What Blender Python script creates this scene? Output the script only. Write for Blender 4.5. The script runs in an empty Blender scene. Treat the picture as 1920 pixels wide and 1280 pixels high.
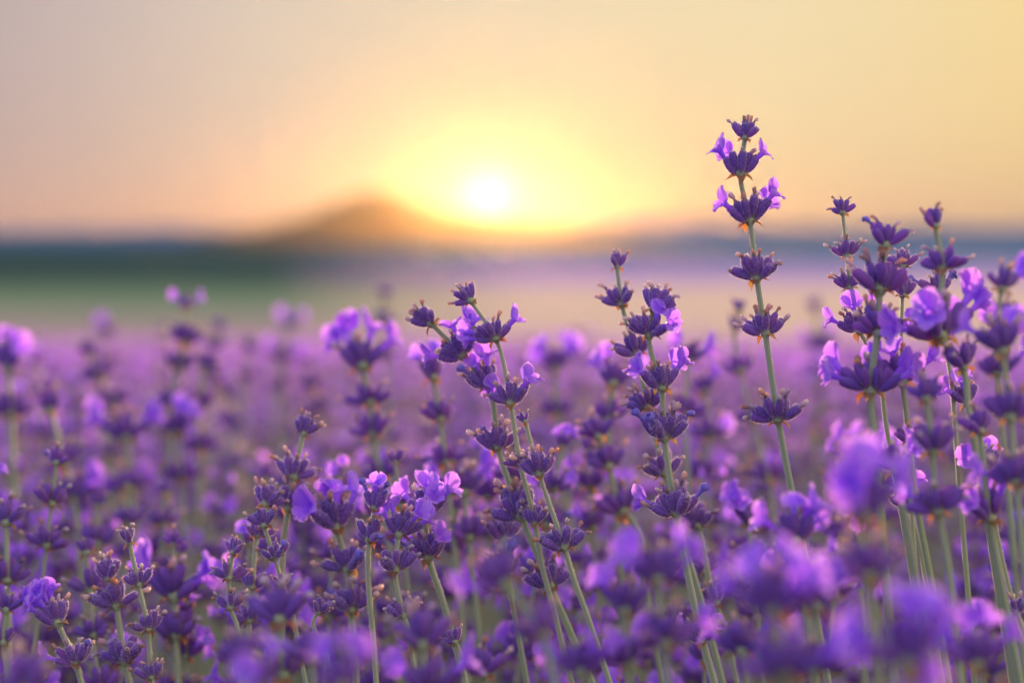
import bpy, math, random
import numpy as np
from mathutils import Matrix, Vector
R = math.radians
S = bpy.context.scene
COL = S.collection
rng = random.Random(11)

# ------------------------------------------------------------------ camera
EYE = 0.66
LENS, FPX, PITCH, FOCUS = 80.0, 80.0/36.0*1920.0, R(2.55), 0.667
cam_d = bpy.data.cameras.new('camera'); cam = bpy.data.objects.new('camera', cam_d); COL.objects.link(cam)
S.camera = cam
cam_d.lens = LENS; cam_d.sensor_width = 36.0; cam_d.sensor_fit = 'HORIZONTAL'
cam_d.clip_start = 0.01; cam_d.clip_end = 30000
cam.location = (0, 0, EYE); cam.rotation_euler = (R(90) - PITCH, 0, 0)
cam_d.dof.use_dof = True; cam_d.dof.focus_distance = FOCUS; cam_d.dof.aperture_fstop = 7.4
cam_d.dof.aperture_blades = 0

# ------------------------------------------------------------------ sky and sun
SUN_AZ = math.atan2(915 - 960, FPX)          # towards -x is negative
SUN_EL = (450 - 365)/FPX
sun_dir = Vector((math.sin(SUN_AZ)*math.cos(SUN_EL), math.cos(SUN_AZ)*math.cos(SUN_EL), math.sin(SUN_EL)))
W = bpy.data.worlds.new('World'); S.world = W; W.use_nodes = True
nt = W.node_tree; nt.nodes.clear()
def N(t, typ, **k):
    n = t.nodes.new(typ)
    for a, b in k.items(): setattr(n, a, b)
    return n
def math_(t, op, a, b=None, c=None, clamp=False):
    n = N(t, 'ShaderNodeMath', operation=op, use_clamp=clamp)
    for i, v in enumerate((a, b, c)):
        if v is None: continue
        if isinstance(v, (int, float)): n.inputs[i].default_value = v
        else: t.links.new(v, n.inputs[i])
    return n.outputs[0]
def mix_(t, f, a, b, typ='MIX'):
    n = N(t, 'ShaderNodeMix', data_type='RGBA', blend_type=typ, clamp_factor=True)
    for i, v in ((0, f), (6, a), (7, b)):
        if isinstance(v, (int, float)): n.inputs[i].default_value = v
        elif isinstance(v, tuple): n.inputs[i].default_value = (*v, 1)
        else: t.links.new(v, n.inputs[i])
    return n.outputs[2]
def ramp_(t, f, stops, interp='LINEAR'):
    n = N(t, 'ShaderNodeValToRGB'); e = n.color_ramp.elements; n.color_ramp.interpolation = interp
    while len(e) < len(stops): e.new(0.5)
    for i, (p, c) in enumerate(stops):
        e[i].position = p; e[i].color = (*c, 1) if isinstance(c, tuple) else (c, c, c, 1)
    t.links.new(f, n.inputs[0]); return n.outputs[0]
sky = N(nt, 'ShaderNodeTexSky', sky_type='NISHITA', sun_disc=False)
sky.sun_elevation = SUN_EL; sky.sun_rotation = SUN_AZ; sky.dust_density = 0.6; sky.air_density = 1.0
bg1 = N(nt, 'ShaderNodeBackground'); bg1.inputs[1].default_value = 0.005
nt.links.new(sky.outputs[0], bg1.inputs[0])
tc = N(nt, 'ShaderNodeTexCoord')
dotn = N(nt, 'ShaderNodeVectorMath', operation='DOT_PRODUCT'); dotn.inputs[1].default_value = sun_dir
nt.links.new(tc.outputs['Generated'], dotn.inputs[0])
ang = math_(nt, 'MULTIPLY', math_(nt, 'ARCCOSINE', math_(nt, 'MINIMUM', dotn.outputs['Value'], 0.9999999)), 180/math.pi)
sep = N(nt, 'ShaderNodeSeparateXYZ'); nt.links.new(tc.outputs['Generated'], sep.inputs[0])
# thin evening veil: gold on the side of the valley mouth, mauve on the other, away from the sun cooler and raised as added fill for the foreground
side = ramp_(nt, math_(nt, 'MULTIPLY_ADD', sep.outputs[0], 1.6, 0.5, clamp=True),
             [(0.0, (0.17, 0.155, 0.18)), (0.16, (0.225, 0.19, 0.195)), (0.33, (0.305, 0.265, 0.245)), (0.5, (0.335, 0.30, 0.255)), (0.68, (0.38, 0.325, 0.215)), (0.84, (0.405, 0.315, 0.155)), (1.0, (0.405, 0.30, 0.14))])
far = ramp_(nt, math_(nt, 'DIVIDE', ang, 180.0),
            [(0.0, (.9, .9, .62)), (0.022, (1.0, 1.0, .86)), (0.06, (1, 1, 1)), (0.10, (1.02, 1.02, 1.02)), (0.28, (1.65, 1.75, 2.6)), (0.6, (1.8, 2.0, 3.8)), (1.0, (1.75, 1.95, 3.7))])
veil = mix_(nt, 1.0, side, far, 'MULTIPLY')
hor = math_(nt, 'POWER', 2.718, math_(nt, 'MULTIPLY', math_(nt, 'MAXIMUM', sep.outputs[2], 0.0), -28.0))
veil = mix_(nt, math_(nt, 'MULTIPLY', hor, 0.9), veil, mix_(nt, 1.0, far, (0.19, 0.14, 0.122), 'MULTIPLY'))
bg2 = N(nt, 'ShaderNodeBackground'); nt.links.new(veil, bg2.inputs[0]); bg2.inputs[1].default_value = 1.0
# the sun's disc and its aureole in the misty air
def gl(k, p): return math_(nt, 'POWER', 2.718, math_(nt, 'MULTIPLY', math_(nt, 'POWER', math_(nt, 'DIVIDE', ang, k), p), -1.0))
g1 = math_(nt, 'MULTIPLY', gl(0.6, 2.0), 0.3)
g2 = math_(nt, 'MULTIPLY', gl(0.8, 1.0), 0.1)
g3 = math_(nt, 'MULTIPLY', gl(4.0, 1.3), 0.03)
c1 = mix_(nt, 1.0, (1.0, 0.85, 0.5), (0, 0, 0), 'ADD')
bg3 = N(nt, 'ShaderNodeBackground'); bg3.inputs[0].default_value = (1.0, 0.9, 0.6, 1); nt.links.new(math_(nt, 'ADD', g1, g2), bg3.inputs[1])
bg4 = N(nt, 'ShaderNodeBackground'); bg4.inputs[0].default_value = (1.0, 0.72, 0.22, 1); nt.links.new(g3, bg4.inputs[1])
def adds(a, b):
    n = N(nt, 'ShaderNodeAddShader'); nt.links.new(a.outputs[0], n.inputs[0]); nt.links.new(b.outputs[0], n.inputs[1]); return n
wo = N(nt, 'ShaderNodeOutputWorld'); nt.links.new(adds(adds(bg1, bg2), adds(bg3, bg4)).outputs[0], wo.inputs[0])

sl = bpy.data.lights.new('sun', 'SUN'); so = bpy.data.objects.new('sun', sl); COL.objects.link(so)
sl.energy = 5.0; sl.angle = R(0.6); sl.color = (1.0, 0.66, 0.38)
so.rotation_euler = (-sun_dir).to_track_quat('-Z', 'Y').to_euler(); so.location = (0, 0, 50)

V = S.view_settings
V.view_transform = 'Standard'; V.look = 'None'; V.exposure = 1.06; V.gamma = 1.0; V.use_curve_mapping = False
S.render.engine = 'CYCLES'
cy = S.cycles
cy.use_denoising = True; cy.denoiser = 'OPENIMAGEDENOISE'
cy.max_bounces = 6; cy.diffuse_bounces = 3; cy.glossy_bounces = 2; cy.transmission_bounces = 4; cy.transparent_max_bounces = 8
cy.volume_bounces = 0; cy.sample_clamp_indirect = 6.0; cy.caustics_reflective = False; cy.caustics_refractive = False

# ------------------------------------------------------------------ helpers
CP, SP = math.cos(PITCH), math.sin(PITCH)
def px(x, y, D):
    """world point seen at photo pixel (x, y), D metres along the view axis"""
    a, b = (x - 960)/FPX*D, -(y - 640)/FPX*D
    return np.array((a, D*CP + b*SP, EYE - D*SP + b*CP))
def ground_z(x, y):
    y = np.asarray(y, float)
    t = np.clip((y - 28)/40.0, 0, 1); t = t*t*(3 - 2*t)
    return (1 - t)*(-0.045*y) + t*(-1.75) + 0.006*np.sin(np.asarray(x)*2.1 + y*0.7)*np.exp(-np.abs(y)/50)

def new_mat(name):
    m = bpy.data.materials.new(name); m.use_nodes = True; t = m.node_tree; t.nodes.clear()
    return m, t, N(t, 'ShaderNodeOutputMaterial')
def rnd_(t):
    g = N(t, 'ShaderNodeNewGeometry'); o = N(t, 'ShaderNodeObjectInfo')
    return math_(t, 'FRACT', math_(t, 'ADD', g.outputs['Random Per Island'], o.outputs['Random']))
def noise_(t, scale, detail=2.0, coord='Object'):
    n = N(t, 'ShaderNodeTexNoise'); n.inputs['Scale'].default_value = scale; n.inputs['Detail'].default_value = detail
    c = N(t, 'ShaderNodeTexCoord'); t.links.new(c.outputs[coord], n.inputs['Vector']); return n.outputs['Fac']
def attr_(t):
    a = N(t, 'ShaderNodeAttribute', attribute_name='puv'); s = N(t, 'ShaderNodeSeparateXYZ'); t.links.new(a.outputs['Vector'], s.inputs[0])
    return s.outputs[0], s.outputs[1]
def leafy(name, col_fn, trans, rough=0.6, sheen=0.0, sheen_tint=(1, 1, 1), tcol=None, bump=None):
    m, t, o = new_mat(name)
    c = col_fn(t)
    p = N(t, 'ShaderNodeBsdfPrincipled'); p.inputs['Roughness'].default_value = rough
    p.inputs['Specular IOR Level'].default_value = 0.25
    p.inputs['Sheen Weight'].default_value = sheen; p.inputs['Sheen Roughness'].default_value = 0.35
    p.inputs['Sheen Tint'].default_value = (*sheen_tint, 1)
    t.links.new(c, p.inputs['Base Color'])
    if bump:
        b = N(t, 'ShaderNodeBump'); b.inputs['Strength'].default_value = 0.5; b.inputs['Distance'].default_value = 0.0003
        t.links.new(noise_(t, bump), b.inputs['Height']); t.links.new(b.outputs[0], p.inputs['Normal'])
    if trans > 0:
        tr = N(t, 'ShaderNodeBsdfTranslucent')
        if tcol: t.links.new(mix_(t, 1.0, c, tcol, 'MULTIPLY'), tr.inputs[0])
        else: t.links.new(c, tr.inputs[0])
        mx = N(t, 'ShaderNodeMixShader'); mx.inputs[0].default_value = trans
        t.links.new(p.outputs[0], mx.inputs[1]); t.links.new(tr.outputs[0], mx.inputs[2]); t.links.new(mx.outputs[0], o.inputs[0])
    else: t.links.new(p.outputs[0], o.inputs[0])
    return m

def c_calyx(t):
    u, v = attr_(t)
    base = ramp_(t, rnd_(t), [(0.0, (0.12, 0.055, 0.37)), (0.4, (0.165, 0.06, 0.40)), (0.75, (0.23, 0.075, 0.42)), (1.0, (0.13, 0.08, 0.38))])
    rib = mix_(t, math_(t, 'MULTIPLY', u, 0.45), base, (0.30, 0.17, 0.46))
    foot = math_(t, 'MULTIPLY', math_(t, 'SUBTRACT', 1.0, math_(t, 'MULTIPLY', v, 4.5), clamp=True), 0.6)
    return mix_(t, foot, mix_(t, math_(t, 'MULTIPLY', noise_(t, 2600), 0.35), rib, (0.26, 0.15, 0.42)), (0.30, 0.30, 0.24))
def c_corolla(t):
    u, v = attr_(t)
    base = ramp_(t, rnd_(t), [(0.0, (0.36, 0.135, 0.86)), (0.5, (0.50, 0.20, 0.91)), (1.0, (0.42, 0.225, 0.93))])
    vein = math_(t, 'POWER', math_(t, 'ABSOLUTE', math_(t, 'SINE', math_(t, 'MULTIPLY_ADD', noise_(t, 900), 1.6, math_(t, 'MULTIPLY', u, 8.0)))), 5.0)
    vein = math_(t, 'MULTIPLY', vein, math_(t, 'MULTIPLY', v, 0.55, clamp=True))
    edge = mix_(t, math_(t, 'POWER', v, 3.0), base, (0.66, 0.40, 0.94))
    return mix_(t, vein, edge, (0.34, 0.08, 0.66))
def c_withered(t):
    u, v = attr_(t)
    tip = ramp_(t, rnd_(t), [(0.0, (0.78, 0.48, 0.36)), (0.25, (0.82, 0.64, 0.57)), (0.5, (0.76, 0.69, 0.69)), (0.68, (0.60, 0.50, 0.62)), (0.85, (0.70, 0.39, 0.24)), (1.0, (0.42, 0.29, 0.24))])
    tube = ramp_(t, rnd_(t), [(0.0, (0.34, 0.24, 0.44)), (0.6, (0.46, 0.32, 0.40)), (1.0, (0.30, 0.26, 0.52))])
    c = mix_(t, math_(t, 'MULTIPLY_ADD', v, 2.2, -0.75, clamp=True), tube, tip)
    return mix_(t, math_(t, 'MULTIPLY', noise_(t, 3000), 0.3), c, (0.34, 0.18, 0.14))
def c_wilt(t):
    u, v = attr_(t)
    c = mix_(t, v, (0.20, 0.14, 0.60), (0.20, 0.20, 0.66))
    return mix_(t, math_(t, 'MULTIPLY', noise_(t, 2500), 0.5), c, (0.34, 0.16, 0.50))
def c_bract(t):
    c = ramp_(t, rnd_(t), [(0.0, (0.40, 0.17, 0.07)), (0.5, (0.33, 0.20, 0.12)), (0.8, (0.30, 0.26, 0.13)), (1.0, (0.50, 0.24, 0.09))])
    return mix_(t, math_(t, 'MULTIPLY', noise_(t, 1800), 0.55), c, (0.26, 0.10, 0.05))
def c_stem(t):
    u, v = attr_(t)
    o = N(t, 'ShaderNodeObjectInfo')
    body = mix_(t, o.outputs['Random'], (0.19, 0.31, 0.115), (0.26, 0.34, 0.14))
    body = mix_(t, math_(t, 'MULTIPLY', noise_(t, 700, 3), 0.4), body, (0.21, 0.24, 0.16))
    return mix_(t, math_(t, 'MULTIPLY', u, 0.75), body, (0.55, 0.55, 0.38))
def c_hair(t):
    return mix_(t, rnd_(t), (.62, .46, .74), (.80, .70, .80))
def c_stemhair(t):
    return mix_(t, rnd_(t), (.66, .62, .48), (.80, .76, .62))
def c_leaf(t):
    return ramp_(t, rnd_(t), [(0.0, (0.085, 0.11, 0.06)), (0.6, (0.12, 0.135, 0.09)), (1.0, (0.16, 0.15, 0.11))])
M = {
 'calyx': leafy('calyx_felt', c_calyx, 0.34, 0.75, 0.9, (0.95, 0.80, 0.98), (2.0, 0.95, 1.15)),
 'corolla': leafy('corolla_petal', c_corolla, 0.5, 0.5, 0.25, (1, 0.9, 1), (1.15, 1.0, 1.1)),
 'withered': leafy('withered_petal', c_withered, 0.5, 0.85, 0.4, (1, 0.92, 0.85), bump=3500),
 'wilt': leafy('wilted_blue_petal', c_wilt, 0.3, 0.7, 0.3, bump=3500),
 'bract': leafy('papery_bract', c_bract, 0.5, 0.7, 0.1, (1, .9, .8), (1.3, 1.05, 0.8)),
 'stem': leafy('stem_skin', c_stem, 0.06, 0.65, 0.35, (1.0, 0.95, 0.8), bump=1500),
 'hair': leafy('calyx_down', c_hair, 0.55, 0.7, 0.3),
 'stemhair': leafy('stem_down', c_stemhair, 0.55, 0.7, 0.3),
 'leaf': leafy('grey_green_leaf', c_leaf, 0.2, 0.8, 0.2),
}
MORDER = ['calyx', 'corolla', 'withered', 'wilt', 'bract', 'stem', 'leaf', 'hair', 'stemhair']
MI = {k: i for i, k in enumerate(MORDER)}

# ---- arrays: a piece is (verts Nx3, quads Fx4, puv Nx2, material index)
def grid_quads(nr, ns, closed):
    a = []
    m = ns if closed else ns - 1
    for i in range(nr - 1):
        for j in range(m):
            k = (j + 1) % ns
            a.append((i*ns + j, i*ns + k, (i + 1)*ns + k, (i + 1)*ns + j))
    return np.array(a, np.int32)
def make_mesh(name, parts):
    """parts: list of pieces; returns one mesh whose slots are only the materials used"""
    used = sorted({p[3] for p in parts}); slot = {m: i for i, m in enumerate(used)}
    vs = np.concatenate([p[0] for p in parts]); uv = np.concatenate([p[2] for p in parts])
    off = np.cumsum([0] + [len(p[0]) for p in parts])
    fs = np.concatenate([p[1] + o for p, o in zip(parts, off)])
    mi = np.concatenate([np.full(len(p[1]), slot[p[3]], np.int32) for p in parts])
    return mesh_from(name, vs, fs, uv, mi, [M[MORDER[m]] for m in used])
def mesh_from(name, vs, fs, uv, mi, mats):
    me = bpy.data.meshes.new(name)
    me.vertices.add(len(vs)); me.vertices.foreach_set('co', np.asarray(vs, np.float32).ravel())
    me.loops.add(fs.size); me.loops.foreach_set('vertex_index', fs.astype(np.int32).ravel())
    me.polygons.add(len(fs)); me.polygons.foreach_set('loop_start', np.arange(0, fs.size, 4, dtype=np.int32))
    if mi is not None: me.polygons.foreach_set('material_index', mi)
    me.polygons.foreach_set('use_smooth', np.ones(len(fs), bool))
    if uv is not None:
        at = me.attributes.new('puv', 'FLOAT_VECTOR', 'POINT')
        at.data.foreach_set('vector', np.c_[uv, np.zeros(len(uv))].astype(np.float32).ravel())
    for m in mats: me.materials.append(m)
    me.update(calc_edges=True); me.validate()
    return me
def xf(piece, mat):
    A = np.array(mat)
    return (piece[0] @ A[:3, :3].T + A[:3, 3], piece[1], piece[2], piece[3])

mm = 0.001
def p_calyx(seed, ns=16, prof=None):
    r = random.Random(seed)
    prof = prof or [(0, .32), (.10, .66), (.28, .98), (.52, 1.12), (.76, 1.08), (.92, .96), (1.0, .76), (.97, .40)]
    L, RR = 6.3*mm*r.uniform(.92, 1.08), 1.24*mm*r.uniform(.92, 1.08)
    bend = r.uniform(-.5, .5)*mm; v = []; uv = []
    for i, (t, a) in enumerate(prof):
        for j in range(ns):
            ph = 2*math.pi*j/ns; rib = (j % 2 == 0) if ns > 8 else 0.5
            rr = RR*a*(1 + (0.075 if rib is True else -0.075 if ns > 8 else 0))
            z = L*t + ((.35*mm if rib is True else -.15*mm) if (ns > 8 and i in (6, 7)) else 0)
            v.append((rr*math.cos(ph) + bend*t*t, rr*math.sin(ph), z)); uv.append((float(rib), t))
    return (np.array(v), grid_quads(len(prof), ns, True), np.array(uv), MI['calyx'])
def p_corolla(seed, nu=6, nv=6, ntube=8):
    r = random.Random(seed); v = []; uv = []
    tube = [(-1.5, .55), (0.8, .60), (2.2, .85), (3.2, 1.15)]
    for (z, a) in tube:
        for j in range(ntube):
            ph = 2*math.pi*j/ntube; v.append((a*math.cos(ph), a*math.sin(ph), z)); uv.append((.5, 0.1))
    q = [grid_quads(len(tube), ntube, True)]
    lobes = [(62, 2.2, 4.6, 16, 62), (118, 2.2, 4.6, 16, 62), (-90, 1.45, 3.4, 35, 105), (-28, 1.4, 3.2, 35, 95), (208, 1.4, 3.2, 35, 95)]
    for (az, w, L, a0, a1) in lobes:
        az = R(az + r.uniform(-9, 9)); w *= r.uniform(.85, 1.15); L *= r.uniform(.85, 1.15); a1 += r.uniform(-22, 18)
        e = np.array((math.cos(az), math.sin(az), 0)); s = np.array((-math.sin(az), math.cos(az), 0)); k = np.array((0, 0, 1.0))
        pos = e*1.0 + k*2.7; ph1, ph2 = r.uniform(0, 6), r.uniform(0, 6); am = r.uniform(.2, .5); o = len(v)
        for i in range(nv):
            t = i/(nv - 1); an = R(a0 + (a1 - a0)*t**1.3)
            d = e*math.sin(an) + k*math.cos(an); n = e*math.cos(an) - k*math.sin(an)
            if i: pos = pos + d*L/(nv - 1)
            hw = w*(0.42*(1 - t) + math.sqrt(max(0.02, 1 - ((t - .52)/.52)**2))*min(1, .35 + 1.3*t))*(1 if i < nv - 1 else .75)
            for j in range(nu):
                u = -1 + 2*j/(nu - 1)
                rip = am*math.sin(4.2*u + ph1)*t*t + .22*math.sin(7*u + ph2)*t**3
                dip = -.30*(1 - abs(u))*t**6
                q_ = pos + s*u*hw + n*(rip - .35*u*u*t*w/1.5) + d*(dip - .35*u*u*t)
                v.append(tuple(q_)); uv.append((u, t))
        q.append(grid_quads(nv, nu, False) + o)
    return (np.array(v)*mm, np.concatenate(q), np.array(uv), MI['corolla'])
def p_withered(seed, ns=7, nr=8, mat='withered', big=1.0):
    r = random.Random(seed); v = []; uv = []
    L = r.uniform(3.0, 4.8)*big; bend = R(r.uniform(-15, 85)); knob = r.uniform(.62, 1.0)*big
    p = np.array((0., 0., -.8)); an = 0.0; saz = r.uniform(-.6, .6)
    for i in range(nr):
        t = i/(nr - 1); an = bend*t*t
        d = np.array((math.sin(saz)*math.sin(an), -math.cos(saz)*math.sin(an), math.cos(an)))
        if i: p = p + d*L/(nr - 1)
        rad = [.45, .48, .5, .5, .56, .8, 1.0, .42][min(7, int(t*7.01))]*(knob if t > .65 else 1)*(1.15 if mat == 'wilt' else .95)
        x = np.cross(d, (0, 0, 1.)) if abs(d[2]) < .99 else np.array((1., 0, 0)); x /= np.linalg.norm(x); y = np.cross(d, x)
        for j in range(ns):
            ph = 2*math.pi*j/ns; rr = rad*(1 + r.uniform(-.28, .28)*(0.3 + t))
            v.append(tuple(p + rr*(x*math.cos(ph) + y*math.sin(ph)) + d*r.uniform(-.25, .25)*t)); uv.append((j/ns, t))
    return (np.array(v)*mm, grid_quads(nr, ns, True), np.array(uv), MI[mat])
def p_bract(seed):
    r = random.Random(seed); v = []; uv = []
    L, w = r.uniform(3.6, 5.2), r.uniform(1.3, 1.9); pos = np.array((0., 0., 0.)); a1 = r.uniform(10, 70)
    for i, t in enumerate((0, .18, .4, .62, .82, 1.0)):
        an = R(a1*t); d = np.array((0, -math.sin(an), math.cos(an))); n = np.array((0, math.cos(an), math.sin(an)))
        if i: pos = pos + d*L*(t - pt)
        pt = t; hw = w*[.5, 1.0, 1.0, .6, .22, .03][i]
        for u in (-1, -.5, 0, .5, 1):
            v.append(tuple(pos + np.array((1., 0, 0))*u*hw + n*(.35*abs(u)*hw + r.uniform(-.12, .12)))); uv.append((u, t))
    return (np.array(v)*mm, grid_quads(6, 5, False), np.array(uv), MI['bract'])

HI = {'calyx': [p_calyx(i) for i in range(5)], 'corolla': [p_corolla(20 + i) for i in range(6)],
      'withered': [p_withered(40 + i) for i in range(8)], 'wilt': [p_withered(60 + i, 8, 8, 'wilt', 1.3) for i in range(4)],
      'bract': [p_bract(80 + i) for i in range(5)]}
LP = [(0, .35), (.22, .9), (.55, 1.12), (.9, .98), (1.0, .5)]
MID = {'calyx': [p_calyx(i, 7, LP) for i in range(3)], 'corolla': [p_corolla(20 + i, 4, 4, 5) for i in range(4)],
       'withered': [p_withered(40 + i, 5, 8) for i in range(5)], 'wilt': [p_withered(60 + i, 5, 8, 'wilt', 1.3) for i in range(2)],
       'bract': [p_bract(80 + i) for i in range(3)]}
def low_card(seed, w, L, mat):       # a folded petal / scrap: 4 quads
    r = random.Random(seed); v = []; uv = []
    for i, t in enumerate((0, .5, 1.0)):
        for u in (-1, 0, 1):
            v.append((u*w*(.5, 1, .6)[i]*mm, (.3*abs(u)*w - 1.2*t*t*w*(1 if u == 0 else .7))*mm, (L*t)*mm)); uv.append((u, t))
    return (np.array(v), grid_quads(3, 3, False), np.array(uv), MI[mat])
LOW = {'calyx': [p_calyx(i, 4, [(0, .4), (.5, 1.2), (1.0, .45)]) for i in range(2)],
       'corolla': [low_card(i, 3.2, 7.0, 'corolla') for i in range(2)], 'withered': [low_card(5, .9, 4.2, 'withered')],
       'wilt': [low_card(6, 1.2, 4, 'wilt')], 'bract': [low_card(7, 1.6, 4, 'bract')]}

def basis(d, up, roll=0.0):
    z = Vector(d).normalized(); y = Vector(up) - z*z.dot(Vector(up))
    if y.length < 1e-4: y = Vector((1, 0, 0))
    y.normalize(); x = y.cross(z)
    m = Matrix((x, y, z)).transposed()
    return m @ Matrix.Rotation(roll, 3, 'Z') if roll else m
def place(m3, loc, s=1.0):
    m = m3.to_4x4()*1.0
    for i in range(3):
        for j in range(3): m[i][j] *= s
    m.translation = loc; return m
def whorl_pieces(r, n=10, top=False, opens=0, wilts=0, wither=0.6, toward=None):
    """pieces of one whorl, stem along +Z, base at the origin: (kind, seed, matrix)"""
    out = []
    seats = []; opn = r.uniform(.62, 1.05); n = max(3, n + r.choice((-1, 0, 0, 1))) if n > 4 else n
    inner = max(3, int(n*.66)) if not top else max(3, int(n*.7))
    for k in range(n):
        inn = k < inner
        m = inner if inn else n - inner
        a = 2*math.pi*((k if inn else k - inner) + (0 if inn else .5))/max(1, m) + r.uniform(-.28, .28)
        if not inn: a = math.pi*(k % 2) + r.uniform(-.75, .75)          # the two opposite cymes spread sideways
        if inn: tilt = r.uniform(10, 38) if not top else r.uniform(4, 28)
        else: tilt = r.uniform(46, 76) if not top else r.uniform(30, 60)
        tilt *= opn if not top else 1
        rb = (1.5 if inn else 1.8) if not top else (.6 if inn else 1.0)
        e = Vector((math.cos(a), math.sin(a), 0)); d = e*math.sin(R(tilt)) + Vector((0, 0, math.cos(R(tilt))))
        loc = e*rb*mm + Vector((0, 0, (r.uniform(.4, 1.6) if inn else r.uniform(-.2, .7))*mm))
        s = r.uniform(.86, 1.1)*(0.92 if inn else 1.0)
        seats.append((a, tilt, d, loc, s)); out.append(('calyx', r.randrange(99), place(basis(d, (0, 0, 1), r.uniform(0, 6.28)), loc, s)))
    order = sorted(range(n), key=lambda k: -(seats[k][1] + r.uniform(0, 40)))
    if toward is not None: order.sort(key=lambda k: -math.cos(seats[k][0] - toward))
    for idx, k in enumerate(order):
        a, tilt, d, loc, s = seats[k]; up = Vector((0, 0, 1)) if tilt > 12 else Vector((-math.cos(a), -math.sin(a), .2))
        tip = loc + d*(6.0*mm*s)
        b = basis(d, up, r.uniform(-.35, .35))
        if idx < opens: out.append(('corolla', r.randrange(99), place(b, tip, r.uniform(.95, 1.25))))
        elif idx < opens + wilts: out.append(('wilt', r.randrange(99), place(b, tip, r.uniform(.9, 1.15))))
        elif r.random() < wither: out.append(('withered', r.randrange(99), place(b, tip, r.uniform(.95, 1.3))))
    nb = r.randint(2, 3)
    a0 = r.uniform(0, 6.28)
    for k in range(nb):
        a = a0 + 2*math.pi*k/nb + r.uniform(-.3, .3); e = Vector((math.cos(a), math.sin(a), 0)); t = R(r.uniform(72, 118))
        d = e*math.sin(t) + Vector((0, 0, math.cos(t)))
        out.append(('bract', r.randrange(99), place(basis(d, (0, 0, 1)), e*.8*mm + Vector((0, 0, -.5*mm)), r.uniform(.8, 1.1))))
    return out
def p_node():                       # the swollen node every whorl sits on
    prof = [(-1.6, .9), (-.6, 1.5), (.5, 1.7), (1.5, 1.1)]; v = []; uv = []
    for z, a in prof:
        for j in range(8):
            ph = 2*math.pi*j/8; v.append((a*math.cos(ph)*mm, a*math.sin(ph)*mm, z*mm)); uv.append((.3, .5))
    return (np.array(v), grid_quads(4, 8, True), np.array(uv), MI['stem'])

def down(piece, n, L, w, mat, seed):
    """short felt hairs standing off the surface of a piece"""
    nr = np.random.default_rng(seed); V_, Q_ = piece[0], piece[1]
    f = Q_[nr.integers(len(Q_), size=n)]; a = nr.random(n)[:, None]; b = nr.random(n)[:, None]
    A_, B_, C_, D_ = (V_[f[:, i]] for i in range(4))
    P = (A_*(1 - a) + B_*a)*(1 - b) + (D_*(1 - a) + C_*a)*b
    nrm = np.cross(B_ - A_, D_ - A_); nrm /= np.linalg.norm(nrm, axis=1)[:, None] + 1e-12
    d = nrm + nr.normal(0, .35, (n, 3)); d /= np.linalg.norm(d, axis=1)[:, None]
    s_ = np.cross(d, nr.normal(0, 1, (n, 3))); s_ /= np.linalg.norm(s_, axis=1)[:, None]
    h = (L*nr.uniform(.5, 1.2, n))[:, None]
    v = np.stack([P - s_*w, P + s_*w, P + d*h + s_*w*.4, P + d*h - s_*w*.4], 1).reshape(-1, 3)
    return (v, np.arange(4*n).reshape(-1, 4).astype(np.int32), np.zeros((4*n, 2)), MI[mat])
HAIRY = {k: [[p] for p in v] for k, v in HI.items()}
HAIRY['calyx'] = [[p, down(p, 600, .58*mm, .040*mm, 'hair', 7 + i)] for i, p in enumerate(HI['calyx'])]
ME = {k: [make_mesh(k, p) for p in v] for k, v in HAIRY.items()}
ME_NODE = make_mesh('whorl', [p_node()])
NAME = {'calyx': 'calyx', 'corolla': 'corolla', 'withered': 'withered_corolla', 'wilt': 'wilted_blue_corolla', 'bract': 'bract'}
def link(name, data, parent=None, mat=None):
    o = bpy.data.objects.new(name, data); COL.objects.link(o)
    if parent is not None: o.parent = parent
    if mat is not None: o.matrix_local = mat
    return o
def tag(o, label=None, cat=None, group=None, kind=None):
    for k, v in (('label', label), ('category', cat), ('group', group), ('kind', kind)):
        if v: o[k] = v
    return o
def spline(P, k):
    """chord-length Hermite through P, k samples for every span"""
    P = np.array([np.array(p, float) for p in P]); h = np.maximum(1e-6, np.linalg.norm(np.diff(P, axis=0), axis=1)); sl_ = np.diff(P, axis=0)/h[:, None]
    T = np.empty_like(P); T[0], T[-1] = sl_[0], sl_[-1]
    for i in range(1, len(P) - 1): T[i] = (sl_[i - 1]*h[i] + sl_[i]*h[i - 1])/(h[i] + h[i - 1])
    out = []
    for i in range(len(P) - 1):
        for j in range(k):
            f = j/k; f2, f3 = f*f, f**3
            out.append((2*f3 - 3*f2 + 1)*P[i] + (f3 - 2*f2 + f)*h[i]*T[i] + (-2*f3 + 3*f2)*P[i + 1] + (f3 - f2)*h[i]*T[i + 1])
    out.append(P[-1]); return np.array(out)
def sweep(path, r0, r1, ns=8):
    """square, ridged stalk swept top to bottom"""
    v = []; uv = []; n = len(path)
    T = np.gradient(path, axis=0)
    x = np.array((.8, .6, 0.))
    for i in range(n):
        t = T[i]/(np.linalg.norm(T[i]) + 1e-12); x = x - t*np.dot(x, t); x /= np.linalg.norm(x); y = np.cross(t, x)
        rad = r0 + (r1 - r0)*min(1.0, np.linalg.norm(path[i] - path[0])/.16)
        for j in range(ns):
            ph = 2*math.pi*j/ns; rr = rad*((1.18 if j % 2 == 0 else .80) if ns == 8 else 1.05)
            v.append(path[i] + rr*(x*math.cos(ph) + y*math.sin(ph))); uv.append((1.0 if (ns == 8 and j % 2 == 0) else (.35 if ns < 8 else 0), i/n))
    return (np.array(v), grid_quads(n, ns, True), np.array(uv), MI['stem'])

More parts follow.
